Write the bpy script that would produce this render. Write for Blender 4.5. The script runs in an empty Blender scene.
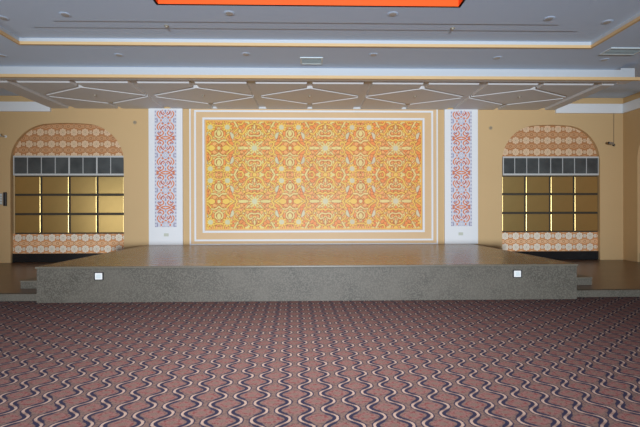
import bpy, bmesh, math, random
import numpy as np
from mathutils import Vector, Matrix

C = bpy.context.scene.collection
S = bpy.context.scene

# ------------------------------------------------------------------ camera, light, exposure
cam = bpy.data.objects.new('camera', bpy.data.cameras.new('camera'))
C.objects.link(cam)
cam.data.sensor_width = 36.0
cam.data.lens = 425.0 / 640.0 * 36.0
cam.data.clip_end = 200
cx = Vector((0.99972301, -0.02341446, -0.00238237)).normalized()
cz = -Vector((0.02341143, 0.99972508, -0.00129154)).normalized()
cy = cz.cross(cx).normalized()
cx = cy.cross(cz).normalized()
mw = Matrix((cx, cy, cz)).transposed().to_4x4()
mw.translation = Vector((0, 0, 1.6))
cam.matrix_world = mw
S.camera = cam

S.view_settings.view_transform = 'Standard'
S.view_settings.look = 'None'
S.view_settings.gamma = 1.0
S.view_settings.use_curve_mapping = False
S.view_settings.exposure = 0.0

w = bpy.data.worlds.new('world')
S.world = w
w.use_nodes = True
w.node_tree.nodes['Background'].inputs[0].default_value = (0.80, 0.88, 1.0, 1)
w.node_tree.nodes['Background'].inputs[1].default_value = 0.22


def lamp(name, kind, loc, target, power, color, **kw):
    d = bpy.data.lights.new(name, kind)
    d.energy = power
    d.color = color
    for k, v in kw.items():
        setattr(d, k, v)
    o = bpy.data.objects.new(name, d)
    C.objects.link(o)
    o.location = loc
    o.rotation_euler = (Vector(target) - Vector(loc)).to_track_quat('-Z', 'Y').to_euler()
    return o


# the frontal hall light behind the photographer, an unseen overhead fill added to brighten the carpet, daylight from the left side
lamp('front_spot', 'SPOT', (0.0, -17.0, 0.7), (0.6, 12.9, 2.65), 28500, (0.82, 0.91, 1.0),
     spot_size=math.radians(48), spot_blend=1.0, shadow_soft_size=0.8)
lamp('overhead_fill', 'AREA', (-0.2, 4.0, 5.15), (-0.2, 4.01, 0), 158, (0.97, 0.97, 1.0), shape='RECTANGLE', size=2.4, size_y=2.4, spread=math.radians(105))
lamp('side_daylight', 'AREA', (-9.45, 4.2, 1.5), (0, 8.5, 1.5), 58, (1.0, 0.97, 0.92), shape='RECTANGLE', size=3.2, size_y=2.4)

# ------------------------------------------------------------------ helpers
D2, D1, SH, PH, H3, DB, H2, DT, H1, PF = 12.89, 7.695, 0.65, 0.134, 4.743, 9.976, 4.991, 8.635, 5.112, 7.87
XL, XR = -9.62, 9.66      # side walls


def s2l(*c):
    out = []
    for v in c:
        v = v / 255.0
        out.append(v / 12.92 if v <= 0.04045 else ((v + 0.055) / 1.055) ** 2.4)
    return tuple(out)


def mat(name, col, rough=0.6, metal=0.0, spec=0.5, noise=None, bump=None, speckle=None):
    m = bpy.data.materials.new(name)
    m.use_nodes = True
    nt = m.node_tree
    b = nt.nodes['Principled BSDF']
    b.inputs['Base Color'].default_value = (*col, 1)
    b.inputs['Roughness'].default_value = rough
    b.inputs['Metallic'].default_value = metal
    b.inputs['Specular IOR Level'].default_value = spec
    tc = nt.nodes.new('ShaderNodeTexCoord')
    if noise:
        scale, amt, col2 = noise
        n = nt.nodes.new('ShaderNodeTexNoise')
        n.inputs['Scale'].default_value = scale
        n.inputs['Detail'].default_value = 5
        nt.links.new(tc.outputs['Object'], n.inputs['Vector'])
        r = nt.nodes.new('ShaderNodeMapRange')
        r.inputs[1].default_value = 0.35
        r.inputs[2].default_value = 0.65
        r.inputs[3].default_value = 0.0
        r.inputs[4].default_value = amt
        nt.links.new(n.outputs['Fac'], r.inputs[0])
        x = nt.nodes.new('ShaderNodeMix')
        x.data_type = 'RGBA'
        x.inputs[6].default_value = (*col, 1)
        x.inputs[7].default_value = (*col2, 1)
        nt.links.new(r.outputs[0], x.inputs[0])
        last = x.outputs[2]
        if speckle:
            sc, col3, th = speckle
            v = nt.nodes.new('ShaderNodeTexNoise')
            v.inputs['Scale'].default_value = sc
            v.inputs['Detail'].default_value = 3
            nt.links.new(tc.outputs['Object'], v.inputs['Vector'])
            r2 = nt.nodes.new('ShaderNodeMapRange')
            r2.inputs[1].default_value = th
            r2.inputs[2].default_value = th + 0.1
            nt.links.new(v.outputs['Fac'], r2.inputs[0])
            x2 = nt.nodes.new('ShaderNodeMix')
            x2.data_type = 'RGBA'
            x2.inputs[7].default_value = (*col3, 1)
            nt.links.new(last, x2.inputs[6])
            nt.links.new(r2.outputs[0], x2.inputs[0])
            last = x2.outputs[2]
        nt.links.new(last, b.inputs['Base Color'])
    if bump:
        scale, st = bump
        n = nt.nodes.new('ShaderNodeTexNoise')
        n.inputs['Scale'].default_value = scale
        n.inputs['Detail'].default_value = 4
        nt.links.new(tc.outputs['Object'], n.inputs['Vector'])
        bp = nt.nodes.new('ShaderNodeBump')
        bp.inputs['Strength'].default_value = st
        bp.inputs['Distance'].default_value = 0.02
        nt.links.new(n.outputs['Fac'], bp.inputs['Height'])
        nt.links.new(bp.outputs['Normal'], b.inputs['Normal'])
    return m


def attr_mat(name, rough=0.55, spec=0.3):
    """A material that takes its pattern from the mesh's own colour attribute (printed or painted pattern)."""
    m = bpy.data.materials.new(name)
    m.use_nodes = True
    nt = m.node_tree
    b = nt.nodes['Principled BSDF']
    b.inputs['Roughness'].default_value = rough
    b.inputs['Specular IOR Level'].default_value = spec
    a = nt.nodes.new('ShaderNodeAttribute')
    a.attribute_name = 'pattern'
    nt.links.new(a.outputs['Color'], b.inputs['Base Color'])
    return m


def box(bm, x0, x1, y0, y1, z0, z1):
    vs = [bm.verts.new(p) for p in ((x0, y0, z0), (x1, y0, z0), (x1, y1, z0), (x0, y1, z0),
                                    (x0, y0, z1), (x1, y0, z1), (x1, y1, z1), (x0, y1, z1))]
    for f in ((3, 2, 1, 0), (4, 5, 6, 7), (0, 1, 5, 4), (1, 2, 6, 5), (2, 3, 7, 6), (3, 0, 4, 7)):
        bm.faces.new([vs[i] for i in f])


def prism(bm, pts, z0, z1):
    """vertical prism over a counter-clockwise outline"""
    a = [bm.verts.new((x, y, z0)) for x, y in pts]
    b = [bm.verts.new((x, y, z1)) for x, y in pts]
    bm.faces.new(a[::-1])
    bm.faces.new(b)
    n = len(pts)
    for i in range(n):
        bm.faces.new((a[i], a[(i + 1) % n], b[(i + 1) % n], b[i]))


def quad(bm, *pts):
    bm.faces.new([bm.verts.new(p) for p in pts])


def tube(bm, pts, r, n=10):
    prev = None
    for i, p in enumerate(pts):
        p = Vector(p)
        d = (Vector(pts[min(i + 1, len(pts) - 1)]) - Vector(pts[max(i - 1, 0)])).normalized()
        u = d.cross(Vector((0, 0, 1)) if abs(d.z) < 0.9 else Vector((1, 0, 0))).normalized()
        v = d.cross(u)
        ring = [bm.verts.new(p + (u * math.cos(t) + v * math.sin(t)) * r) for t in [2 * math.pi * k / n for k in range(n)]]
        if prev:
            for k in range(n):
                bm.faces.new((prev[k], prev[(k + 1) % n], ring[(k + 1) % n], ring[k]))
        else:
            bm.faces.new(ring[::-1])
        prev = ring
    bm.faces.new(prev)


def disc(bm, c, axis, prof, n=28):
    """a lathed piece: prof = (radius, height along axis) pairs, closed at both ends"""
    axis = Vector(axis).normalized()
    u = axis.cross(Vector((1, 0, 0)) if abs(axis.x) < 0.9 else Vector((0, 1, 0))).normalized()
    v = axis.cross(u)
    prev = None
    for r, h in prof:
        ring = [bm.verts.new(Vector(c) + axis * h + (u * math.cos(t) + v * math.sin(t)) * r) for t in [2 * math.pi * k / n for k in range(n)]]
        if prev:
            for k in range(n):
                bm.faces.new((prev[k], prev[(k + 1) % n], ring[(k + 1) % n], ring[k]))
        else:
            bm.faces.new(ring[::-1])
        prev = ring
    bm.faces.new(prev)


def obj(name, bm, m, parent=None, bevel=0.0, smooth=False):
    me = bpy.data.meshes.new(name)
    bmesh.ops.recalc_face_normals(bm, faces=bm.faces)
    bm.to_mesh(me)
    bm.free()
    for mm in (m if isinstance(m, (list, tuple)) else [m]):
        me.materials.append(mm)
    if smooth:
        for p in me.polygons:
            p.use_smooth = True
    o = bpy.data.objects.new(name, me)
    C.objects.link(o)
    if parent:
        o.parent = parent
        o.matrix_parent_inverse = parent.matrix_basis.inverted()
    if bevel:
        b = o.modifiers.new('bevel', 'BEVEL')
        b.width = bevel
        b.segments = 2
        b.limit_method = 'ANGLE'
    return o


def tag(o, label, cat, group=None, kind=None):
    o['label'] = label
    o['category'] = cat
    if group:
        o['group'] = group
    if kind:
        o['kind'] = kind
    return o


def struct(name, bm, m, label, cat, **kw):
    return tag(obj(name, bm, m, **kw), label, cat, kind='structure')


def thing(name, loc, label, cat, group=None, kind=None):
    o = bpy.data.objects.new(name, None)
    o.empty_display_size = 0.1
    C.objects.link(o)
    o.location = loc
    return tag(o, label, cat, group, kind)


def B(*boxes):
    bm = bmesh.new()
    for b in boxes:
        box(bm, *b)
    return bm


def art(name, m, plane, a0, a1, z0, z1, d, na, nz, fn, parent=None):
    """a fine grid whose colour attribute 'pattern' holds a printed pattern; plane 'y' faces the hall, plane 'x' faces -x"""
    A, Z = np.meshgrid(np.linspace(a0, a1, na), np.linspace(z0, z1, nz))
    col = fn(A.ravel(), Z.ravel())
    co = np.empty((na * nz, 3), np.float32)
    if plane == 'y':
        co[:, 0], co[:, 1] = A.ravel(), d
    else:
        co[:, 0], co[:, 1] = d, A.ravel()
    co[:, 2] = Z.ravel()
    i = np.arange(na * nz).reshape(nz, na)
    q = np.stack([i[:-1, :-1], i[:-1, 1:], i[1:, 1:], i[1:, :-1]], -1).reshape(-1, 4)
    if plane == 'x':
        q = q[:, ::-1]
    me = bpy.data.meshes.new(name)
    me.vertices.add(len(co))
    me.vertices.foreach_set('co', co.ravel())
    me.loops.add(q.size)
    me.loops.foreach_set('vertex_index', q.ravel().astype(np.int32))
    me.polygons.add(len(q))
    me.polygons.foreach_set('loop_start', np.arange(0, q.size, 4, dtype=np.int32))
    me.polygons.foreach_set('loop_total', np.full(len(q), 4, np.int32))
    me.update(calc_edges=True)
    at = me.color_attributes.new('pattern', 'FLOAT_COLOR', 'POINT')
    rgba = np.ones((len(co), 4), np.float32)
    rgba[:, :3] = col
    at.data.foreach_set('color', rgba.ravel())
    me.materials.append(m)
    o = bpy.data.objects.new(name, me)
    C.objects.link(o)
    if parent:
        o.parent = parent
        o.matrix_parent_inverse = parent.matrix_basis.inverted()
    return o


def pp(x, p):
    """mirror repeat with half-period p"""
    return p - np.abs(np.mod(x, 2 * p) - p)


def seg_dist(X, Y, pts):
    best = np.full(X.shape, 1e9)
    for (ax, ay), (bx, by) in zip(pts[:-1], pts[1:]):
        vx, vy = bx - ax, by - ay
        t = np.clip(((X - ax) * vx + (Y - ay) * vy) / (vx * vx + vy * vy + 1e-9), 0, 1)
        best = np.minimum(best, np.hypot(X - ax - t * vx, Y - ay - t * vy))
    return best


def smooth_path(p, n=6):
    """Catmull-Rom through the points"""
    p = [p[0]] + list(p) + [p[-1]]
    out = []
    for i in range(1, len(p) - 2):
        a, b, c, d = [np.array(q, float) for q in p[i - 1:i + 3]]
        for k in range(n):
            t = k / n
            out.append(tuple(0.5 * (2 * b + (c - a) * t + (2 * a - 5 * b + 4 * c - d) * t * t + (3 * b - a - 3 * c + d) * t ** 3)))
    out.append(tuple(p[-2]))
    return out


def hash2(a, b):
    v = np.sin(a * 127.1 + b * 311.7) * 43758.5453
    return v - np.floor(v)


# ------------------------------------------------------------------ materials
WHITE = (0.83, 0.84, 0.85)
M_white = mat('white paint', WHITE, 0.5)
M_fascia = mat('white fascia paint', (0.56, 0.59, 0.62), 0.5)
M_ceil = mat('matt ceiling paint', (0.64, 0.76, 0.93), 0.8, spec=0.2)
M_tile = mat('lattice ceiling paint', (0.68, 0.68, 0.68), 0.7, spec=0.2)
M_gold_trim = mat('golden trim paint', (0.74, 0.50, 0.25), 0.45)
M_orange = mat('orange recess paint', (0.95, 0.12, 0.008), 0.5)
M_wall = mat('beige wall paint', (0.66, 0.45, 0.225), 0.6, spec=0.3, noise=(0.9, 0.35, (0.62, 0.42, 0.21)))
M_board = mat('pale beige board', (0.74, 0.51, 0.285), 0.5, spec=0.3, noise=(1.5, 0.4, (0.70, 0.48, 0.265)))
M_gold = mat('brushed gold panel', (0.64, 0.46, 0.18), 0.32, metal=0.9, noise=(3.0, 0.5, (0.58, 0.41, 0.155)))
M_dark = mat('dark backing', (0.05, 0.04, 0.025), 0.6)
M_black = mat('black polished stone', (0.012, 0.012, 0.013), 0.25)
M_pane = mat('dark smoky glass', (0.05, 0.055, 0.056), 0.25, noise=(2.2, 0.8, (0.10, 0.107, 0.105)))
M_frame = mat('white window frame', (0.56, 0.56, 0.54), 0.4)
M_granite = mat('grey speckled granite', (0.056, 0.049, 0.035), 0.55, noise=(1.8, 1.0, (0.094, 0.082, 0.062)), speckle=(48.0, (0.116, 0.103, 0.080), 0.47))
M_nosing = mat('pale granite nosing', (0.15, 0.13, 0.095), 0.4, noise=(30.0, 0.8, (0.10, 0.09, 0.07)))
M_plastic = mat('white plastic', (0.78, 0.78, 0.76), 0.35)
M_plastic_grey = mat('pale grey plastic', (0.62, 0.68, 0.68), 0.35)
M_ivory = mat('ivory plastic', (0.60, 0.62, 0.52), 0.4)
M_blackplastic = mat('black plastic', (0.015, 0.015, 0.018), 0.35)
M_steel = mat('dull steel', (0.42, 0.43, 0.42), 0.35, metal=0.7)
M_vent = mat('pale vent enamel', (0.66, 0.72, 0.72), 0.45)
M_lens = mat('dull lamp glass', (0.50, 0.50, 0.50), 0.4)
M_print = attr_mat('printed panel', 0.45, 0.3)
M_lace = attr_mat('painted lace', 0.5, 0.3)
M_paper = attr_mat('floral wallpaper', 0.6, 0.25)


def floor_stone(name, c1, c2, rough, tile):
    m = mat(name, c1, rough, noise=(2.5, 0.9, c2))
    nt = m.node_tree
    b = nt.nodes['Principled BSDF']
    src = b.inputs['Base Color'].links[0].from_socket
    tc = [n for n in nt.nodes if n.type == 'TEX_COORD'][0]
    br = nt.nodes.new('ShaderNodeTexBrick')
    br.offset = 0.0
    br.inputs['Scale'].default_value = 1.0
    br.inputs['Brick Width'].default_value = tile
    br.inputs['Row Height'].default_value = tile
    br.inputs['Mortar Size'].default_value = 0.006
    br.inputs['Color1'].default_value = (1, 1, 1, 1)
    br.inputs['Color2'].default_value = (0.9, 0.9, 0.9, 1)
    br.inputs['Mortar'].default_value = (0.55, 0.55, 0.55, 1)
    nt.links.new(tc.outputs['Object'], br.inputs['Vector'])
    x = nt.nodes.new('ShaderNodeMix')
    x.data_type = 'RGBA'
    x.blend_type = 'MULTIPLY'
    x.inputs[0].default_value = 1.0
    nt.links.new(src, x.inputs[6])
    nt.links.new(br.outputs['Color'], x.inputs[7])
    nt.links.new(x.outputs[2], b.inputs['Base Color'])
    return m


M_stage_top = floor_stone('polished brown stone', (0.33, 0.215, 0.115), (0.25, 0.16, 0.085), 0.27, 0.9)
M_plat_top = floor_stone('dark brown stone', (0.16, 0.09, 0.055), (0.125, 0.072, 0.045), 0.3, 0.8)


def carpet_material():
    m = bpy.data.materials.new('patterned carpet')
    m.use_nodes = True
    nt = m.node_tree
    b = nt.nodes['Principled BSDF']
    b.inputs['Roughness'].default_value = 0.95
    b.inputs['Specular IOR Level'].default_value = 0.1
    tc = nt.nodes.new('ShaderNodeTexCoord')
    sp = nt.nodes.new('ShaderNodeSeparateXYZ')
    nt.links.new(tc.outputs['Object'], sp.inputs[0])

    def math_(op, a, b_=None, c=None):
        n = nt.nodes.new('ShaderNodeMath')
        n.operation = op
        for i, v in enumerate((a, b_, c)):
            if v is None:
                continue
            if isinstance(v, (int, float)):
                n.inputs[i].default_value = v
            else:
                nt.links.new(v, n.inputs[i])
        return n.outputs[0]

    def mix(f, a, c):
        n = nt.nodes.new('ShaderNodeMix')
        n.data_type = 'RGBA'
        nt.links.new(f, n.inputs[0])
        for i, v in ((6, a), (7, c)):
            if isinstance(v, tuple):
                n.inputs[i].default_value = (*v, 1)
            else:
                nt.links.new(v, n.inputs[i])
        return n.outputs[2]

    def ramp(v, lo, hi):
        n = nt.nodes.new('ShaderNodeMapRange')
        n.inputs[1].default_value = lo
        n.inputs[2].default_value = hi
        nt.links.new(v, n.inputs[0])
        return n.outputs[0]

    s, T, A = 0.187, 0.30, 0.058                 # spacing of the wavy lines, their period and swing
    wob = nt.nodes.new('ShaderNodeTexNoise')
    wob.inputs['Scale'].default_value = 70
    nt.links.new(tc.outputs['Object'], wob.inputs['Vector'])
    wv = math_('MULTIPLY', math_('SUBTRACT', wob.outputs['Fac'], 0.5), 0.012)
    # the carpet is laid two degrees askew
    X = math_('ADD', math_('ADD', sp.outputs[0], math_('MULTIPLY', sp.outputs[1], 0.037)), wv)
    Y = math_('ADD', math_('SUBTRACT', sp.outputs[1], math_('MULTIPLY', sp.outputs[0], 0.037)), wv)
    up = math_('PINGPONG', X, s)                                  # 0..s between the middles of neighbouring cells
    th = math_('MULTIPLY', math_('SUBTRACT', Y, 4.06 - T / 4), 2 * math.pi / T)
    sn, cs = math_('SINE', th), math_('COSINE', th)
    sh = math_('ADD', sn, math_('MULTIPLY', math_('SINE', math_('MULTIPLY', th, 3)), 0.05))
    d = math_('SUBTRACT', math_('ADD', s / 2, math_('MULTIPLY', sh, A)), up)
    sl = math_('MULTIPLY', cs, A * 2 * math.pi / T)
    d = math_('DIVIDE', d, math_('SQRT', math_('ADD', 1.0, math_('MULTIPLY', sl, sl))))
    ad = math_('ABSOLUTE', d)
    side = math_('MULTIPLY', math_('SIGN', d), sn)                # +1 inside a cell, -1 in the gap between two lines
    pile = nt.nodes.new('ShaderNodeTexNoise')
    pile.inputs['Scale'].default_value = 38
    pile.inputs['Detail'].default_value = 2
    nt.links.new(tc.outputs['Object'], pile.inputs['Vector'])
    fl = ramp(pile.outputs['Fac'], 0.50, 0.58)
    pink = mix(fl, CARPET['pink'], CARPET['red'])
    pink = mix(ramp(ad, 0.085, 0.13), pink, CARPET['tan'])
    tan = mix(fl, CARPET['tan'], CARPET['grey'])
    body = mix(ramp(ad, 0.045, 0.075), tan, pink)
    reach = nt.nodes.new('ShaderNodeMapRange')
    reach.inputs[1].default_value = -0.3
    reach.inputs[2].default_value = 0.45
    reach.inputs[3].default_value = 0.0205
    reach.inputs[4].default_value = 0.041
    nt.links.new(side, reach.inputs[0])
    navy_f = ramp(math_('SUBTRACT', reach.outputs[0], ad), -0.003, 0.004)
    body = mix(navy_f, body, CARPET['navy'])
    cream_f = math_('SUBTRACT', 1.0, ramp(ad, 0.0075, 0.0125))
    cream = mix(ramp(math_('ABSOLUTE', sn), 0.0, 0.8), CARPET['tan2'], CARPET['cream'])
    body = mix(cream_f, body, cream)
    fine = nt.nodes.new('ShaderNodeTexNoise')
    fine.inputs['Scale'].default_value = 220
    nt.links.new(tc.outputs['Object'], fine.inputs['Vector'])
    g = nt.nodes.new('ShaderNodeMix')
    g.data_type = 'RGBA'
    g.blend_type = 'MULTIPLY'
    g.inputs[0].default_value = 1.0
    nt.links.new(body, g.inputs[6])
    rr = nt.nodes.new('ShaderNodeMapRange')
    rr.inputs[1].default_value = 0.3
    rr.inputs[2].default_value = 0.7
    rr.inputs[3].default_value = 0.6
    rr.inputs[4].default_value = 1.35
    nt.links.new(fine.outputs['Fac'], rr.inputs[0])
    nt.links.new(rr.outputs[0], g.inputs[7])
    nt.links.new(g.outputs[2], b.inputs['Base Color'])
    bp = nt.nodes.new('ShaderNodeBump')
    bp.inputs['Strength'].default_value = 0.3
    bp.inputs['Distance'].default_value = 0.005
    nt.links.new(fine.outputs['Fac'], bp.inputs['Height'])
    nt.links.new(bp.outputs['Normal'], b.inputs['Normal'])
    return m


CARPET = dict(pink=(0.212, 0.115, 0.106), red=(0.170, 0.055, 0.055), tan=(0.170, 0.116, 0.100), grey=(0.118, 0.082, 0.077),
              navy=(0.028, 0.028, 0.055), cream=(0.40, 0.30, 0.245), tan2=(0.20, 0.14, 0.12))
M_carpet = carpet_material()

# ------------------------------------------------------------------ printed patterns
def wallpaper_fn(ox, oz, R, gain=1.0):
    """rows of pale round blossoms, large and small in turn, between rows of brown ringlets; the repeat is 0.333 m wide"""
    P = 0.333
    bg = np.array((0.52, 0.235, 0.095)); dk = np.array((0.38, 0.16, 0.06)); pale = np.array((0.78, 0.55, 0.345)); ln = np.array((0.64, 0.36, 0.18))
    if gain > 1:                                                 # the lower strips take paler colours
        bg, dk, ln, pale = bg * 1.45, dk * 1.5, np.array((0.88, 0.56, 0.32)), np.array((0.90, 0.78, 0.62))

    def fn(A, Z):
        xs = np.mod(A - ox + P / 2, P) - P / 2                   # 0 at a large blossom
        z = np.mod(Z - oz, R); z = np.minimum(z, R - z)
        c = np.tile(bg, (len(A), 1))
        rz = R / 2 - z
        x = np.abs(xs)
        for cx_, rr in ((0.0, 0.05), (P / 2, 0.058), (P / 4, 0.03)):
            r = np.hypot(x - cx_, rz)
            c[r < rr - 0.012] = dk
            c[np.abs(r - rr) < 0.012] = ln
            c[r < rr * 0.4] = ln
        xq = np.abs(np.mod(A - ox - 0.5 * P + P / 2, P) - P / 2)
        r2 = np.hypot(xq, z)
        e2 = 0.058 + 0.008 * np.cos(np.arctan2(z, xq + 1e-6) * 6)
        c[r2 < e2 + 0.014] = dk
        c[r2 < e2] = pale * 0.92
        c[r2 < 0.02] = pale * 0.75
        ang = np.arctan2(z, x + 1e-6)
        r = np.hypot(x, z)
        edge = 0.108 + 0.010 * np.cos(ang * 8)
        c[r < edge + 0.014] = dk
        c[r < edge] = pale
        c[(np.abs(r - 0.055) < 0.008)] = pale * 0.80
        c[r < 0.025] = pale * 0.72
        return np.clip(c, 0, 0.9)
    return fn


def mural_raster():
    """quarter tile of the mural's arabesque, mirrored in both directions: 35.25 x 26.5 units of 3 cm, 10 samples a unit"""
    n = 10
    W, Hh = int(35.25 * n) + 1, int(26.5 * n) + 1
    X, Y = np.meshgrid(np.arange(W) / n, np.arange(Hh) / n)
    orange = np.array(s2l(240, 150, 84)); deep = np.array(s2l(178, 100, 48)); yel = np.array(s2l(240, 200, 100)); cream = np.array(s2l(230, 214, 150))
    pale = np.array(s2l(212, 208, 184)); lite = np.array(s2l(247, 176, 112))
    img = np.empty((Hh, W, 3)); img[:] = cream
    img[(np.sin(X * 0.55 + 1) * np.sin(Y * 0.6) + 0.4 * np.sin(X * 1.3 + Y)) > 0.1] = yel
    OUT = 0.42

    def stroke(pts, wd, col, taper=None):
        d = seg_dist(X, Y, smooth_path(pts))
        img[d < wd + 0.2 + OUT] = deep
        img[d < wd + 0.2] = col

    def leaf(x, y, ang, L, Wd, col):
        c, s = math.cos(ang), math.sin(ang)
        a, b = (X - x) * c + (Y - y) * s, -(X - x) * s + (Y - y) * c
        b = b + 0.06 * a * (a - L)                       # a slight curl
        t = np.clip(a / L, 0, 1)
        prof = Wd * np.sin(np.pi * t ** 0.75)
        inside = (a > 0) & (a < L)
        img[inside & (np.abs(b) < prof + OUT)] = deep
        img[inside & (np.abs(b) < prof - 0.1)] = col

    def blob(x, y, r, col):
        d = np.hypot(X - x, Y - y)
        img[d < r + OUT] = deep
        img[d < r] = col

    def rosette(x, y, r, petals, ring, core):
        d = np.hypot(X - x, Y - y); a = np.arctan2(Y - y, X - x)
        e = r * (0.86 + 0.16 * np.cos(a * petals))
        img[d < e + 0.5] = deep
        img[d < e] = ring
        img[(d < e) & (d > r * 0.45) & (np.cos(a * petals) < -0.78)] = np.array(s2l(214, 150, 70))
        img[d < r * 0.48] = core

    # small curled petals and buds scattered all over the ground
    rnd = random.Random(5)
    pts = []
    for _ in range(3000):
        x, y = rnd.uniform(0, 35.25), rnd.uniform(0, 26.5)
        if all(math.hypot(x - a_, y - b_) > 3.8 for a_, b_ in pts):
            pts.append((x, y))
    for i, (x, y) in enumerate(pts):
        an = math.atan2(y - 13, x - 17) + math.pi / 2 * (1 if (int(x / 6) + int(y / 6)) % 2 else -1) + rnd.uniform(-0.6, 0.6)
        L = rnd.uniform(4.2, 6.4)
        leaf(x - math.cos(an) * L / 2, y - math.sin(an) * L / 2, an, L, rnd.uniform(1.3, 1.8), rnd.choice([orange, lite, orange]))
    for x, y, a, L, Wd, col in ((7, 3, 0.9, 5.5, 1.7, lite), (3, 9, 1.2, 6, 1.8, orange), (12, 9, -0.4, 5.5, 1.7, lite), (9.5, 20.5, 0.8, 5.5, 1.8, orange),
                                (21, 3, 0.6, 5.5, 1.8, orange), (29, 2.4, 0.5, 5.5, 1.9, lite), (30, 12, 1.3, 6, 2.0, orange), (33, 20, 1.2, 5, 1.8, lite)):
        leaf(x, y, a, L, Wd, col)
    # vines
    stroke([(4.5, 3.5), (8.5, 7.5), (12, 13.5), (16, 19.5), (20, 26.5)], 0.65, cream)
    stroke([(12, 13.5), (9, 17), (7.5, 21), (3.5, 23.5), (0, 24)], 0.55, yel)
    stroke([(8.5, 7.5), (5.5, 8.6), (2.5, 7.6), (0, 9)], 0.55, yel)
    stroke([(0, 12.5), (4, 12), (6.5, 14.5), (5, 17.5), (2.6, 16.6)], 0.5, cream)
    stroke([(16, 19.5), (20, 16.0), (19.6, 11), (16, 9.6), (14.5, 12)], 0.5, yel)
    stroke([(5.5, 0), (11, 0.9), (17, 0)], 0.55, cream)
    stroke([(17, 0), (19, 3.2), (18, 6), (15, 5.5), (15.4, 3.6)], 0.5, yel)
    stroke([(20, 0), (25, 3.5), (28, 7.5), (27.5, 12), (24, 14), (22.6, 11.6)], 0.55, yel)
    stroke([(28, 7.5), (32, 7.5), (35.2, 5)], 0.5, cream)
    stroke([(35.2, 10), (32, 12), (32, 16), (35.2, 18)], 0.55, cream)
    stroke([(11, 26.4), (12.5, 23.5), (16, 24)], 0.5, yel)
    stroke([(30.5, 26), (31.5, 22.5), (35.2, 22)], 0.5, yel)
    # pale leaves
    leaf(21.5, 8.5, 1.15, 9, 1.7, pale); leaf(35.2, 11.5, 1.57, 7, 1.4, cream); leaf(24.5, 0.2, 0.0, 8, 1.8, yel)
    leaf(0.2, 18.5, 1.57, 6, 1.4, cream); leaf(12.2, 13.2, 0.5, 5.5, 1.1, yel)
    blob(10.2, 9.6, 1.3, yel); blob(35.2, 0.2, 1.6, cream); blob(14.6, 16.8, 1.2, cream); blob(4, 20.5, 1.1, yel); blob(0.2, 26.4, 1.9, yel)
    rosette(0, 0, 5.6, 10, cream, pale)
    rosette(26.8, 20.6, 5.2, 9, yel, pale)
    return img, n


MUR, MURN = mural_raster()


def mural_fn(x0, z0, unit):
    def fn(A, Z):
        X = pp((A - x0) / unit, 35.25); Y = pp((Z - z0) / unit, 26.5)
        c = MUR[np.clip((Y * MURN).round().astype(int), 0, MUR.shape[0] - 1), np.clip((X * MURN).round().astype(int), 0, MUR.shape[1] - 1)].copy()
        # every printed strip has its own ink balance: yellower on the left, redder on the right
        k = np.floor((A - x0 - 0.8) / 2.1)
        t = np.clip(0.5 + 0.28 * k, 0, 1)[:, None]
        c *= (1 - t) * np.array((0.96, 1.06, 0.95)) + t * np.array((1.03, 0.95, 1.0))
        v = hash2(np.floor(A * 4), np.floor(Z * 4))[:, None]
        return np.clip(c * (0.96 + 0.10 * v) * np.array((1.07, 1.00, 0.84)), 0, 0.95)
    return fn


def lace_raster():
    n = 16
    W, Hh = 11 * n + 1, int(17.5 * n) + 1
    X, Y = np.meshgrid(np.arange(W) / n, np.arange(Hh) / n)
    white = np.array((0.70, 0.70, 0.77)); org = np.array(s2l(226, 130, 76)); blue = np.array(s2l(160, 156, 180)); red = np.array(s2l(196, 98, 74))
    img = np.empty((Hh, W, 3)); img[:] = white

    def stroke(pts, wd, col):
        d = seg_dist(X, Y, smooth_path(pts))
        img[d < wd] = col
    r = np.hypot(X, Y)
    a = np.arctan2(Y, X)
    img[(np.abs(r - 4.4) < 0.7) & (np.cos(a * 8) > -0.45)] = org
    img[(r < 2.4) & (np.cos(a * 8) > 0.75) & (r > 1.0)] = blue
    stroke([(5.4, 2.4), (7.4, 4.4), (8.3, 7.0), (7.0, 9.2)], 0.55, org)
    stroke([(5.2, 5.2), (5.9, 6.6), (5.6, 8.2)], 0.45, org)
    stroke([(2.0, 5.8), (4.0, 7.2), (4.6, 9.2)], 0.6, red)
    stroke([(1.0, 6.8), (2.2, 8.4)], 0.45, org)
    stroke([(0, 7.6), (0.3, 10.4)], 0.5, blue)
    stroke([(3.2, 10.4), (1.9, 12.6), (3.6, 14.8), (6.0, 14.6), (7.8, 12.4)], 0.6, org)
    stroke([(4.6, 11.6), (5.2, 12.8), (6.4, 12.2)], 0.5, red)
    stroke([(0.6, 16.2), (2.6, 16.6), (4.6, 17.4)], 0.6, org)
    stroke([(5.2, 15.9), (7.0, 16.3), (8.9, 15.6)], 0.5, red)
    stroke([(7.0, 17.5), (8.8, 16.9)], 0.5, org)
    stroke([(0, 13.0), (0, 15.0)], 0.5, blue)
    stroke([(1.6, 3.0), (3.0, 1.6)], 0.4, blue)
    for y in (1.5, 5.2, 8.8, 12.2, 15.8):
        img[(np.abs(X - 10.1) < 0.5) & (np.abs(Y - y) < 0.75)] = blue
    stroke([(8.2, 0.4), (8.6, 1.8)], 0.6, blue)
    stroke([(6.6, 11.4), (7.2, 12.4)], 0.6, blue)
    return img, n


LAC, LACN = lace_raster()


def lace_fn(xc, z0, unit):
    def fn(A, Z):
        X = np.clip(np.abs(A - xc) / unit, 0, 11); Y = pp((Z - z0) / unit, 17.5)
        return LAC[np.clip((Y * LACN).round().astype(int), 0, LAC.shape[0] - 1), np.clip((X * LACN).round().astype(int), 0, LAC.shape[1] - 1)]
    return fn


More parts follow.
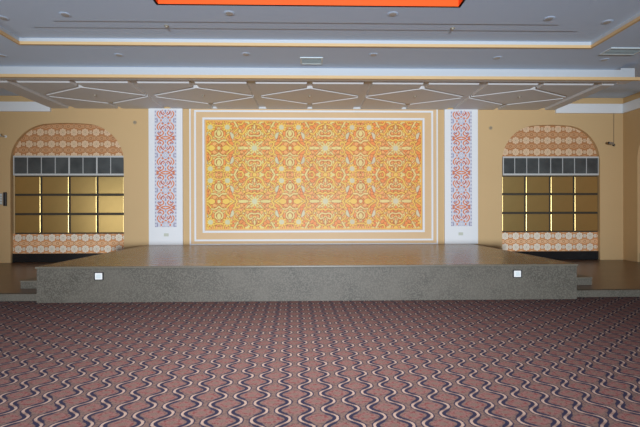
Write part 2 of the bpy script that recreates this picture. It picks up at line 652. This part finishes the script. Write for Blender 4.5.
# ------------------------------------------------------------------ the room
bm = bmesh.new(); quad(bm, (XL, -9, 0), (XR, -9, 0), (XR, D2 + 0.3, 0), (XL, D2 + 0.3, 0))
struct('floor', bm, M_carpet, 'hall floor of pink, navy and cream wavy patterned carpet', 'floor')


def arch_z(t, half, zs, zt):
    """height of the arch over offset t from its axis: flat-topped with round shoulders"""
    a = min(1.0, abs(t) / half)
    fl = 0.30
    if a <= fl:
        return zt - 0.02 * (a / fl) ** 2
    k = (a - fl) / (1 - fl)
    return zs + (zt - 0.02 - zs) * math.sqrt(max(0.0, 1 - k * k))


ARCH_L = (-8.935, -5.585, 3.15, 4.31)   # x0, x1, spring, top
ARCH_R = (5.885, 8.935, 3.15, 4.29)
NR = 0.12                               # how deep the niches are
ZC = 5.12


def wall_with_arches(bm, mp, a0, a1, arches, zb=0.0, zt=ZC):
    """mp(a, depth, z) turns wall coordinates into a point; depth 0 is the hall side"""
    cur = a0
    for (x0, x1, zs, ztp) in arches:
        quad(bm, mp(cur, 0, zb), mp(x0, 0, zb), mp(x0, 0, zt), mp(cur, 0, zt))
        half, mid = (x1 - x0) / 2, (x0 + x1) / 2
        N = 48
        ts = [-math.cos(math.pi * i / N) * half for i in range(N + 1)]
        zz = [arch_z(t, half, zs, ztp) for t in ts]
        zz[0] = zz[-1] = zs
        for i in range(N):
            p, q = mid + ts[i], mid + ts[i + 1]
            quad(bm, mp(p, 0, zz[i]), mp(q, 0, zz[i + 1]), mp(q, 0, zt), mp(p, 0, zt))
            quad(bm, mp(p, 0, zz[i]), mp(p, NR, zz[i]), mp(q, NR, zz[i + 1]), mp(q, 0, zz[i + 1]))
        quad(bm, mp(x0, 0, zb), mp(x0, NR, zb), mp(x0, NR, zs), mp(x0, 0, zs))
        quad(bm, mp(x1, 0, zb), mp(x1, 0, zs), mp(x1, NR, zs), mp(x1, NR, zb))
        cur = x1
    quad(bm, mp(cur, 0, zb), mp(a1, 0, zb), mp(a1, 0, zt), mp(cur, 0, zt))
    quad(bm, mp(a0, NR + 0.02, zb), mp(a0, NR + 0.02, zt), mp(a1, NR + 0.02, zt), mp(a1, NR + 0.02, zb))


bm = bmesh.new()
wall_with_arches(bm, lambda a, d, z: (a, D2 + d, z), XL, XR, [ARCH_L, ARCH_R])
bmesh.ops.remove_doubles(bm, verts=bm.verts, dist=1e-4)
W_back = struct('wall_back', bm, M_wall, 'beige back wall behind the stage with two arched niches', 'wall')
ARCH_S = (9.0, 12.32, 3.15, 4.30)
bm = bmesh.new()
wall_with_arches(bm, lambda a, d, z: (XR + d, a, z), 4.0, D2, [ARCH_S])
bmesh.ops.remove_doubles(bm, verts=bm.verts, dist=1e-4)
W_right = struct('wall_right', bm, M_wall, 'beige side wall at right with an arched niche', 'wall')
bm = bmesh.new(); quad(bm, (XL, 6.5, 0), (XL, D2, 0), (XL, D2, ZC), (XL, 6.5, ZC))
struct('wall_left', bm, M_wall, 'beige side wall at left of the hall', 'wall')

# ceiling: the main plane with the stepped tray, and higher bays along both sides
TX, T0 = 5.80, -3.0
bm = bmesh.new()
EX = 7.25
for x0, x1, y0, y1 in ((-EX, -TX, -9, DB), (TX, EX, -9, DB), (-TX, TX, DT, DB), (-TX, TX, -9, T0)):
    quad(bm, (x0, y0, H2), (x0, y1, H2), (x1, y1, H2), (x1, y0, H2))
for x0, x1 in ((XL, -EX), (EX, XR)):
    quad(bm, (x0, -9, ZC), (x0, D2, ZC), (x1, D2, ZC), (x1, -9, ZC))
for x in (-EX, EX):
    quad(bm, (x, -9, H2), (x, DB, H2), (x, DB, ZC), (x, -9, ZC))
levels = [(TX, DT, T0, H1), (5.18, 8.10, T0 + 0.5, H1 - 0.012), (4.64, 7.80, T0 + 0.8, H1 - 0.024), (2.52, 7.14, T0 + 2.5, H1 - 0.024)]
for i in range(3):
    (xa, ya, y0a, z), (xb, yb, y0b, zb) = levels[i], levels[i + 1]
    for q in (((-xa, y0a), (-xa, ya), (-xb, yb), (-xb, y0b)), ((xb, y0b), (xb, yb), (xa, ya), (xa, y0a)),
              ((-xb, yb), (-xa, ya), (xa, ya), (xb, yb)), ((-xa, y0a), (-xb, y0b), (xb, y0b), (xa, y0a))):
        quad(bm, *[(x, y, z) for x, y in q])
    if i < 2:
        for p, q in (((-xb, y0b), (-xb, yb)), ((-xb, yb), (xb, yb)), ((xb, yb), (xb, y0b)), ((xb, y0b), (-xb, y0b))):
            quad(bm, (*p, z), (*q, z), (*q, zb), (*p, zb))
bmesh.ops.remove_doubles(bm, verts=bm.verts, dist=1e-4)
struct('ceiling', bm, M_ceil, 'grey matt hall ceiling with stepped rectangular tray', 'ceiling')


def ring_boxes(x, y1, y0, t, z0, z1):
    """four bars just outside the rectangle |x| < x, y0 < y < y1"""
    return [(-x - t, x + t, y1, y1 + t, z0, z1), (-x - t, x + t, y0 - t, y0, z0, z1), (-x - t, -x, y0, y1, z0, z1), (x, x + t, y0, y1, z0, z1)]


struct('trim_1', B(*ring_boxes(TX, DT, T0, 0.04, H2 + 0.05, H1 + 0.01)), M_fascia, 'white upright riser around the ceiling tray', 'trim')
struct('trim_2', B(*ring_boxes(TX - 0.015, DT - 0.015, T0 + 0.015, 0.05, H2 - 0.008, H2 + 0.05)), M_gold_trim, 'thin golden moulding around the ceiling tray', 'trim')
zr = H1 - 0.024
bm = B(*ring_boxes(2.52, 7.14, T0 + 2.5, 0.04, zr, zr + 0.5))
box(bm, -2.56, 2.56, T0 + 2.46, 7.18, zr + 0.5, zr + 0.53)
struct('trim_3', bm, M_orange, 'bright orange recess in the middle of the ceiling tray', 'trim')

# cross beam in front of the stage: white fascia, golden moulding, plain underside
BXL, BXR = -7.74, 7.74
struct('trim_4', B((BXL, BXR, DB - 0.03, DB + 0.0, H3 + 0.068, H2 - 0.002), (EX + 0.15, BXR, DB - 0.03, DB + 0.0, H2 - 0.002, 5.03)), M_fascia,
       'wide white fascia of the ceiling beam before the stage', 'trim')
struct('trim_5', B((XL, XR, DB - 0.05, DB + 0.02, H3 - 0.002, H3 + 0.068)), M_gold_trim, 'golden moulding along the foot of the beam fascia', 'trim')

# lattice ceiling over the stage
SXL, SXR = -7.72, 7.53
GD = 0.06
bm = bmesh.new()
box(bm, SXL, SXR, DB + 0.02, D2, H3 + GD, H2)
box(bm, SXR, BXR, DB + 0.02, DB + 0.28, H3, 5.02)
box(bm, SXL, SXR, DB + 0.02, 10.13, H3, H3 + GD)                # plain strip of the beam


def tile(bm, pts, z0, z1):
    """raised tile whose rims facing the hall are chamfered and coloured whiter, with the frontal light put into the colour"""
    n = len(pts)
    ch = []
    for i in range(n):
        d = (Vector(pts[(i + 1) % n]) - Vector(pts[i])).normalized()
        ch.append(0.075 if d.x > 0.98 else (0.04 if d.x > 0.5 else 0.015))
    low = inset(pts, ch)
    rings = [[bm.verts.new((x, y, z)) for x, y in q] for q, z in ((low, z0), (pts, z1 - 0.005), (pts, z1))]
    bm.faces.new(rings[0][::-1])
    bm.faces.new(rings[2])
    for a, b in zip(rings[:-1], rings[1:]):
        for i in range(n):
            f = bm.faces.new((a[i], a[(i + 1) % n], b[(i + 1) % n], b[i]))
            f.material_index = 1 if ch[i] > 0.03 else 0  # whiter material on hall-facing rims stands in for light catching the same paint


def inset(pts, g):
    """inset of a convex counter-clockwise outline by g (one value, or one per edge)"""
    n = len(pts)
    L = []
    for i in range(n):
        a, b = Vector(pts[i]), Vector(pts[(i + 1) % n])
        d = (b - a).normalized()
        nrm = Vector((-d.y, d.x))
        gi = g[i] if isinstance(g, (list, tuple)) else g
        L.append((a + nrm * gi, d))
    out = []
    for i in range(n):
        (p, d), (q, e) = L[i - 1], L[i]
        den = d.x * e.y - d.y * e.x
        t = ((q.x - p.x) * e.y - (q.y - p.y) * e.x) / den
        out.append((p.x + d.x * t, p.y + d.y * t))
    return out


YF, YA, YM, YB, YE = 10.13, 10.66, 11.45, 12.25, D2
PX = 1.422
for k in range(-2, 3):
    xc = k * 2 * PX
    l, r = xc - PX, xc + PX
    e = 0.11
    k1, k2 = (YM - YA) / PX * e, (YB - YM) / PX * e
    cells = [([(l, YF), (xc, YF), (xc, YA), (l, YM)], [0.15, 0.06, 0.03, 0.10]),
             ([(xc, YF), (r, YF), (r, YM), (xc, YA)], [0.15, 0.10, 0.03, 0.06]),
             ([(xc, YA), (r - e, YM - k1), (r - e, YM + k2), (xc, YB), (l + e, YM + k2), (l + e, YM - k1)], [0.03, 0.0, 0.03, 0.03, 0.0, 0.03]),
             ([(l, YM), (xc, YB), (xc, YE), (l, YE)], [0.03, 0.06, 0.0, 0.10]),
             ([(xc, YB), (r, YM), (r, YE), (xc, YE)], [0.03, 0.10, 0.0, 0.06])]
    for pts, gg in cells:
        tile(bm, inset(pts, gg), H3, H3 + GD)
tile(bm, inset([(5 * PX, YF), (SXR, YF), (SXR, YE), (5 * PX, YE)], [0.15, 0, 0, 0.10]), H3, H3 + GD)
tile(bm, inset([(SXL, YF), (-5 * PX, YF), (-5 * PX, YE), (SXL, YE)], [0.15, 0.10, 0, 0]), H3, H3 + GD)
box(bm, -3.6, 3.88, D2 - 0.04, D2 - 0.002, H3 + 0.002, H3 + GD)
struct('ceiling_lattice', bm, [M_tile, M_white], 'low lattice ceiling over the stage with diamond shaped raised tiles', 'ceiling')

# white cornice of the side bays
struct('trim_6', B((SXR, XR, D2 - 0.07, D2, 4.64, 4.925), (XR - 0.07, XR, 6.5, D2 - 0.07, 4.64, 4.925)), M_white, 'white cornice in the corner at the top of the right wall', 'trim')
struct('trim_7', B((XL, SXL, D2 - 0.07, D2, 4.64, 4.925), (XL, XL + 0.07, 6.5, D2 - 0.07, 4.64, 4.925)), M_white, 'white cornice in the corner at the top of the left wall', 'trim')

# black skirting in the niches
struct('baseboard_left', B((ARCH_L[0] + 0.003, ARCH_L[1] - 0.003, D2 + 0.07, D2 + NR - 0.005, PH, 0.40)), M_black, 'black stone skirting below the wallpaper of the left back niche', 'baseboard')
struct('baseboard_back', B((ARCH_R[0] + 0.003, ARCH_R[1] - 0.003, D2 + 0.07, D2 + NR - 0.005, PH, 0.40)), M_black, 'black stone skirting below the wallpaper of the right back niche', 'baseboard')
struct('baseboard_right', B((XR + 0.07, XR + NR - 0.005, ARCH_S[0] + 0.003, ARCH_S[1] - 0.003, PH, 0.40)), M_black, 'black stone skirting in the niche of the right side wall', 'baseboard')

# ------------------------------------------------------------------ stage, side platforms and steps
SX0, SX1 = -4.91, 4.93
t = thing('stage', (0, D1, 0), 'long raised stage with grey granite front and polished brown top', 'stage')
obj('granite_front', B((SX0 + 0.02, SX1 - 0.02, D1 + 0.02, D2 - 0.002, 0.002, SH - 0.035)), M_granite, t)
obj('stage_top', B((SX0 + 0.03, SX1 - 0.03, D1 + 0.03, D2 - 0.002, SH - 0.034, SH)), M_stage_top, t)
obj('nosing', B((SX0, SX1, D1, D1 + 0.03, SH - 0.034, SH), (SX0, SX0 + 0.03, D1 + 0.03, D2 - 0.002, SH - 0.034, SH), (SX1 - 0.03, SX1, D1 + 0.03, D2 - 0.002, SH - 0.034, SH)), M_nosing, t, bevel=0.006)
for side, x0, x1, e0, e1 in (('left', XL + 0.002, SX0 + 0.018, ARCH_L[0], SX0), ('right', SX1 - 0.018, XR - 0.002, SX1, ARCH_R[1])):
    t = thing('side_platform', ((x0 + x1) / 2, PF, 0), 'low dark brown stone platform on the %s side of the stage' % side, 'platform')
    obj('kerb', B((x0, x1, PF, PF + 0.12, 0.002, PH)), M_granite, t, bevel=0.006)
    obj('platform_top', B((x0, x1, PF + 0.12, D2 - 0.001, 0.002, PH)), M_plat_top, t)
    if side == 'left':
        sx0, sx1 = -5.67, SX0 + 0.018
    else:
        sx0, sx1 = SX1 - 0.018, 5.69
    t = thing('stage_step', ((sx0 + sx1) / 2, 8.43, PH), 'small granite step against the %s end of the stage' % side, 'step')
    obj('riser', B((sx0 + 0.01, sx1 - 0.01, 8.44, 9.7, PH + 0.001, 0.265)), M_granite, t)
    obj('tread', B((sx0, sx1, 8.43, 9.7, 0.265, 0.29)), M_nosing, t, bevel=0.004)

# the black backing and floor inside the niches (floor of the side platforms runs into them)
# ------------------------------------------------------------------ niches: wallpaper, window strip, gold panels
YN = D2 + NR                        # back of the niches
for side, (x0, x1, zs, zt), cols, zb in (('left', ARCH_L, [-8.87, -8.065, -7.226, -6.40, -5.59], 3.336),
                                         ('right', ARCH_R, [5.89, 6.629, 7.406, 8.153, 8.93], 3.325)):
    ox = -8.121 if side == 'left' else 8.029
    fn = wallpaper_fn(ox, 3.696 if side == 'left' else 3.471, 0.358)
    o = art('wallpaper_panel', M_paper, 'y', x0 - 0.02, x1 + 0.02, zb - 0.02, zt + 0.05, YN - 0.002, 340, 110, fn, W_back)
    o['label'] = 'rounded floral wallpaper panel above the window strip in the %s back niche' % side
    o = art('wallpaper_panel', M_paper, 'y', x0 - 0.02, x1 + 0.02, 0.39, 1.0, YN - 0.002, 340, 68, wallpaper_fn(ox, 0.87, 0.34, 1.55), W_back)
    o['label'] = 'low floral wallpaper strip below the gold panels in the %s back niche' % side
    # window strip
    t = thing('window_%d' % (1 if side == 'left' else 2), ((x0 + x1) / 2, YN - 0.06, 2.745), 'dark paned white framed window strip in the %s back niche' % side, 'window', kind='structure')
    xa, xb = x0 + 0.05, x1 - 0.006
    y0, y1 = YN - 0.07, YN - 0.03
    fr = [(xa, xb, y0, y1, zb - 0.05, zb), (xa, xb, y0, y1, 2.745, 2.80), (xa, xa + 0.03, y0, y1, 2.80, zb - 0.05), (xb - 0.015, xb, y0, y1, 2.80, zb - 0.05)]
    n = 8
    for i in range(1, n):
        xx = xa + (xb - xa) * i / n
        ww = 0.02 if i in (4, 6) and side == 'left' else 0.009
        fr.append((xx - ww, xx + ww, y0 + 0.01, y1, 2.80, zb - 0.05))
    obj('frame', B(*fr), M_frame, t)
    obj('pane', B((xa + 0.01, xb - 0.005, y1 - 0.012, y1 - 0.004, 2.79, zb - 0.04)), M_pane, t)
    # gold panels
    rows = [2.735, 2.165, 1.585, 0.995]
    tag(obj('panel_board', B((x0 + 0.06, x1 - 0.005, YN - 0.012, YN - 0.004, 0.985, 2.742)), M_dark), 'dark backing board behind the gold panels in the %s back niche' % side, 'board')
    proto = None
    ordn = ['first', 'second', 'third', 'fourth']
    for r in range(3):
        for c in range(4):
            wv, hv = cols[c + 1] - cols[c], rows[r] - rows[r + 1]
            if proto is None:
                bm = bmesh.new()
                a, b = wv / 2 - 0.028, hv / 2 - 0.028
                box(bm, -a, a, -0.05, 0.0, -b, b)
                p = obj('gold_panel', bm, M_gold, bevel=0.012)
                proto = p
                pw, ph_ = wv, hv
            else:
                p = proto.copy(); C.objects.link(p)
            p.location = ((cols[c] + cols[c + 1]) / 2, YN - 0.0125, (rows[r] + rows[r + 1]) / 2)
            p.scale = ((wv - 0.056) / (pw - 0.056), 1, (hv - 0.056) / (ph_ - 0.056))
            tag(p, 'gold wall panel in the %s back niche, %s row, %s from the left' % (side, ['top', 'middle', 'bottom'][r], ordn[c]), 'panel', 'gold panels in the %s niche' % side)
fnx = wallpaper_fn(ARCH_S[0] + 0.1, 0.86, 0.35)
o = art('wallpaper_panel', M_paper, 'x', ARCH_S[0] - 0.02, ARCH_S[1] + 0.02, 0.39, ARCH_S[3] + 0.05, XR + NR - 0.002, 340, 400, fnx, W_right)
o['label'] = 'tall floral wallpaper in the arched niche of the right side wall'

# ------------------------------------------------------------------ white pilasters with lace
for side, x0, x1, lx0, lx1 in (('left', -4.825, -3.815, -4.64, -4.00), ('right', 4.095, 5.117, 4.295, 4.915)):
    t = thing('pilaster', ((x0 + x1) / 2, D2, SH), 'white pilaster with orange lace pattern, %s of the mural' % side, 'pilaster')
    obj('shaft', B((x0, x1, D2 - 0.06, D2 - 0.001, SH + 0.001, H3 - 0.002)), M_white, t, bevel=0.004)
    xc = (lx0 + lx1) / 2
    art('lace_panel', M_lace, 'y', xc - 0.325, xc + 0.325, 1.19, 4.70, D2 - 0.0625, 90, 480, lace_fn(xc, 4.38, 0.0298), t)
    px = -4.305 if side == 'left' else 4.584
    t = thing('switch_plate', (px, D2 - 0.06, 0.955), 'small ivory socket plate low on the %s white pilaster' % side, 'socket')
    obj('plate', B((px - 0.07, px + 0.07, D2 - 0.072, D2 - 0.0605, 0.91, 1.0)), M_ivory, t, bevel=0.004)
    obj('rocker', B((px - 0.04, px + 0.04, D2 - 0.078, D2 - 0.0721, 0.93, 0.98)), M_ivory, t, bevel=0.003)

# ------------------------------------------------------------------ mural between the pilasters
t = thing('wall_mural', (0.13, D2, SH), 'wide orange and gold arabesque mural in white mouldings above the stage', 'mural')


def frame(x0, x1, z0, z1, wd, y0, y1):
    return [(x0, x1, y0, y1, z1 - wd, z1), (x0, x1, y0, y1, z0, z0 + wd), (x0, x0 + wd, y0, y1, z0 + wd, z1 - wd), (x1 - wd, x1, y0, y1, z0 + wd, z1 - wd)]


ZT = H3 - 0.003
obj('backing_board', B((-3.62, 3.895, D2 - 0.03, D2 - 0.001, SH + 0.002, ZT)), M_board, t)
obj('outer_moulding', B((-3.62, -3.575, D2 - 0.045, D2 - 0.0301, SH + 0.002, ZT), (3.85, 3.895, D2 - 0.045, D2 - 0.0301, SH + 0.002, ZT), (-3.575, 3.85, D2 - 0.045, D2 - 0.0301, SH + 0.002, SH + 0.03)), M_white, t, bevel=0.005)
obj('middle_moulding', B(*frame(-3.475, 3.75, 0.755, 4.70, 0.058, D2 - 0.05, D2 - 0.0301)), M_white, t, bevel=0.006)
obj('inner_moulding', B(*frame(-3.225, 3.485, 1.01, 4.475, 0.062, D2 - 0.06, D2 - 0.0301)), M_white, t, bevel=0.006)
obj('gold_border', B(*frame(-3.13, 3.40, 1.105, 4.39, 0.03, D2 - 0.05, D2 - 0.0301)), mat('golden border', s2l(238, 176, 70), 0.45), t)
art('printed_panel', M_print, 'y', -3.102, 3.372, 1.133, 4.362, D2 - 0.042, 540, 270, mural_fn(-1.67, 3.56, 0.0303), t)

# ------------------------------------------------------------------ small fittings on the stage front and the walls
for side, x in (('left', -3.79), ('right', 3.80)):
    z = 0.475
    t = thing('power_socket', (x, D1 + 0.02, z), 'white power socket on the granite stage front, towards its %s end' % side, 'socket')
    obj('plate', B((x - 0.064, x + 0.064, D1 + 0.004, D1 + 0.0198, z - 0.058, z + 0.058)), M_plastic, t, bevel=0.004)
    obj('switch_insert', B((x - 0.04, x + 0.04, D1 - 0.002, D1 + 0.0039, z - 0.035, z + 0.035)), M_plastic_grey, t, bevel=0.003)
    obj('rim', B((x - 0.084, x + 0.084, D1 + 0.012, D1 + 0.0197, z - 0.07, z - 0.0585), (x - 0.084, x + 0.084, D1 + 0.012, D1 + 0.0197, z + 0.0585, z + 0.07),
                 (x - 0.084, x - 0.0725, D1 + 0.012, D1 + 0.0197, z - 0.07, z + 0.07), (x + 0.0725, x + 0.084, D1 + 0.012, D1 + 0.0197, z - 0.07, z + 0.07)), M_blackplastic, t)
for side, x, z in (('left', -5.249, 4.33), ('right', 5.532, 4.19)):
    t = thing('wall_sensor', (x, D2, z), 'small round beige wall fitting above the %s niche, towards the pilaster' % side, 'sensor')
    bm = bmesh.new(); disc(bm, (x, D2 - 0.001, z), (0, -1, 0), [(0.055, 0), (0.055, 0.015), (0.045, 0.022)])
    obj('ring', bm, mat('beige plastic', (0.46, 0.36, 0.23), 0.5), t)
    bm = bmesh.new(); disc(bm, (x, D2 - 0.0232, z), (0, -1, 0), [(0.03, 0), (0.028, 0.012), (0.015, 0.018)])
    obj('knob', bm, mat('brown plastic', (0.30, 0.24, 0.16), 0.5), t)


def cctv(x, z, length, label, body_m, cable):
    t = thing('security_camera', (x, D2, z), label, 'camera')
    bm = bmesh.new(); disc(bm, (x, D2 - 0.001, z), (0, -1, 0), [(0.04, 0), (0.04, 0.02), (0.02, 0.03)])
    obj('wall_mount', bm, M_blackplastic if cable else M_plastic, t)
    bm = bmesh.new(); tube(bm, [(x, D2 - 0.03, z), (x - 0.03, D2 - 0.10, z - 0.02), (x - length * 0.6, D2 - 0.14, z + 0.02)], 0.012)
    obj('arm', bm, M_steel, t)
    bm = bmesh.new(); disc(bm, (x - length * 0.45, D2 - 0.14, z + 0.02), (-1, -0.25, 0.12), [(0.032, 0), (0.04, 0.02), (0.04, length * 0.7), (0.034, length * 0.72)])
    obj('camera_body', bm, body_m, t)
    bm = bmesh.new(); disc(bm, Vector((x - length * 0.45, D2 - 0.14, z + 0.02)) + Vector((-1, -0.25, 0.12)).normalized() * (length * 0.725), (-1, -0.25, 0.12), [(0.03, 0), (0.028, 0.012), (0.01, 0.018)])
    obj('camera_lens', bm, M_blackplastic, t)
    if cable:
        bm = bmesh.new(); tube(bm, [(x, D2 - 0.012, z + 0.04), (x, D2 - 0.011, z + 0.5), (x + 0.005, D2 - 0.011, 4.68)], 0.009)
        obj('cable', bm, mat('tan cable', (0.36, 0.25, 0.14), 0.6), t)


cctv(9.36, 3.67, 0.25, 'small dark security camera on a bracket by the right corner', M_steel, True)
cctv(-9.06, 3.90, 0.13, 'small white security camera high on the wall beside the left niche', M_plastic, False)
t = thing('wall_intercom', (-9.07, D2, 2.03), 'upright black wall unit beside the left niche', 'intercom')
obj('case', B((-9.115, -9.03, D2 - 0.05, D2 - 0.001, 1.83, 2.24)), M_blackplastic, t, bevel=0.008)
obj('face', B((-9.10, -9.045, D2 - 0.056, D2 - 0.0501, 1.99, 2.2)), mat('dark glass', (0.03, 0.035, 0.04), 0.15), t)
t = thing('switch_plate', (-9.21, D2, 2.03), 'pale switch plate beside the black wall unit at left', 'switch')
obj('plate', B((-9.29, -9.14, D2 - 0.012, D2 - 0.001, 1.86, 2.22)), mat('beige plate', (0.50, 0.40, 0.30), 0.4), t, bevel=0.004)
for k in range(4):
    obj('rocker', B((-9.26, -9.17, D2 - 0.019, D2 - 0.0121, 1.89 + k * 0.08, 1.95 + k * 0.08)), M_plastic_grey, t, bevel=0.003)

# ------------------------------------------------------------------ ceiling fittings
ring_bm = bmesh.new(); disc(ring_bm, (0, 0, 0), (0, 0, -1), [(0.095, 0.001), (0.095, 0.004), (0.075, 0.008), (0.065, 0.008)])
lens_bm = bmesh.new(); disc(lens_bm, (0, 0, 0), (0, 0, -1), [(0.063, 0.0081), (0.063, 0.010), (0.03, 0.012)])
dl = thing('downlight', (0, 0, 0), 'x', 'downlight')
obj('ring', ring_bm, M_ceil, dl); obj('lamp_glass', lens_bm, M_lens, dl)
WORD = {2: ['left', 'right']}
spots = [(-6.6, 9.28, H2, 'unlit round downlight on the outer ceiling band, at the far left'),
         (-4.08, 9.20, H2, 'unlit round downlight on the band before the stage, second from the left'),
         (-1.36, 9.10, H2, 'unlit round downlight on the band before the stage, next left of the small vent'),
         (1.37, 9.08, H2, 'unlit round downlight on the band before the stage, next right of the small vent'),
         (4.11, 9.22, H2, 'unlit round downlight on the band before the stage, second from the right'),
         (6.55, 9.30, H2, 'unlit round downlight beside the corner vent, right end of the band'),
         (-5.5, 7.76, H1, 'unlit round downlight on the low rim of the tray, left side'),
         (5.49, 7.72, H1, 'unlit round downlight on the low rim of the tray, right side'),
         (-4.28, 7.55, H1 - 0.024, 'unlit round downlight in the tray, well left of the orange recess'),
         (-1.40, 7.45, H1 - 0.024, 'unlit round downlight in the tray below the left half of the orange recess'),
         (1.46, 7.43, H1 - 0.024, 'unlit round downlight in the tray below the right half of the orange recess'),
         (4.31, 7.55, H1 - 0.024, 'unlit round downlight in the tray, well right of the orange recess')]
for i, (x, y, z, lab) in enumerate(spots):
    if i == 0:
        r = dl
    else:
        r = dl.copy(); C.objects.link(r)
        for ch in list(dl.children):
            c = ch.copy(); C.objects.link(c); c.parent = r
    r.location = (x, y, z)
    tag(r, lab, 'downlight', 'round downlights in the hall ceiling')
bm = bmesh.new(); disc(bm, (0, 0, 0), (0, 0, -1), [(0.045, 0.001), (0.045, 0.008), (0.02, 0.012), (0.016, 0.03), (0.024, 0.034)])
sp0 = obj('sprinkler', bm, mat('brass sprinkler', (0.42, 0.38, 0.30), 0.4))
first = True
for x, y, z, lab in ((-2.67, 8.0, H1 - 0.012, 'small brass sprinkler on the tray step, left of the middle'), (2.71, 8.0, H1 - 0.012, 'small brass sprinkler on the tray step, right of the middle'),
                     (-5.69, 11.4, H3, 'small sprinkler in the outermost left diamond tile of the lattice ceiling'), (-2.84, 11.4, H3, 'small sprinkler in the diamond tile over the left pilaster side of the mural'),
                     (0.0, 11.4, H3, 'small sprinkler in the middle diamond tile of the lattice ceiling'), (2.84, 11.4, H3, 'small sprinkler in the diamond tile over the right pilaster side of the mural'),
                     (5.69, 11.4, H3, 'small sprinkler in the outermost right diamond tile of the lattice ceiling')):
    o = sp0 if first else sp0.copy()
    if not first:
        C.objects.link(o)
    first = False
    o.location = (x, y, z)
    tag(o, lab, 'sprinkler', 'ceiling sprinklers')


def vent(x0, x1, y0, y1, label):
    t = thing('ceiling_vent', ((x0 + x1) / 2, (y0 + y1) / 2, H2), label, 'vent', 'pale air vents in the ceiling')
    f = 0.035
    z0, z1 = H2 - 0.022, H2 - 0.001
    obj('vent_frame', B((x0, x1, y0, y0 + f, z0, z1), (x0, x1, y1 - f, y1, z0, z1), (x0, x0 + f, y0 + f, y1 - f, z0, z1), (x1 - f, x1, y0 + f, y1 - f, z0, z1)), M_vent, t, bevel=0.004)
    bm = bmesh.new()
    n = 7
    for k in range(n):
        yy = y0 + f + (y1 - y0 - 2 * f) * (k + 0.5) / n
        quad(bm, (x0 + f, yy - 0.014, H2 - 0.018), (x1 - f, yy - 0.014, H2 - 0.018), (x1 - f, yy + 0.016, H2 - 0.003), (x0 + f, yy + 0.016, H2 - 0.003))
    o = obj('slat', bm, M_vent, t)
    sol = o.modifiers.new('thick', 'SOLIDIFY'); sol.thickness = 0.003
    obj('backing', B((x0 + f, x1 - f, y0 + f, y1 - f, H2 - 0.0029, H2 - 0.001)), M_vent, t)


vent(-0.21, 0.29, 9.25, 9.66, 'small pale air vent in the ceiling band above the middle of the stage')
vent(6.20, 6.95, 8.60, 8.96, 'larger pale air vent in the ceiling at the right, beside the tray corner')
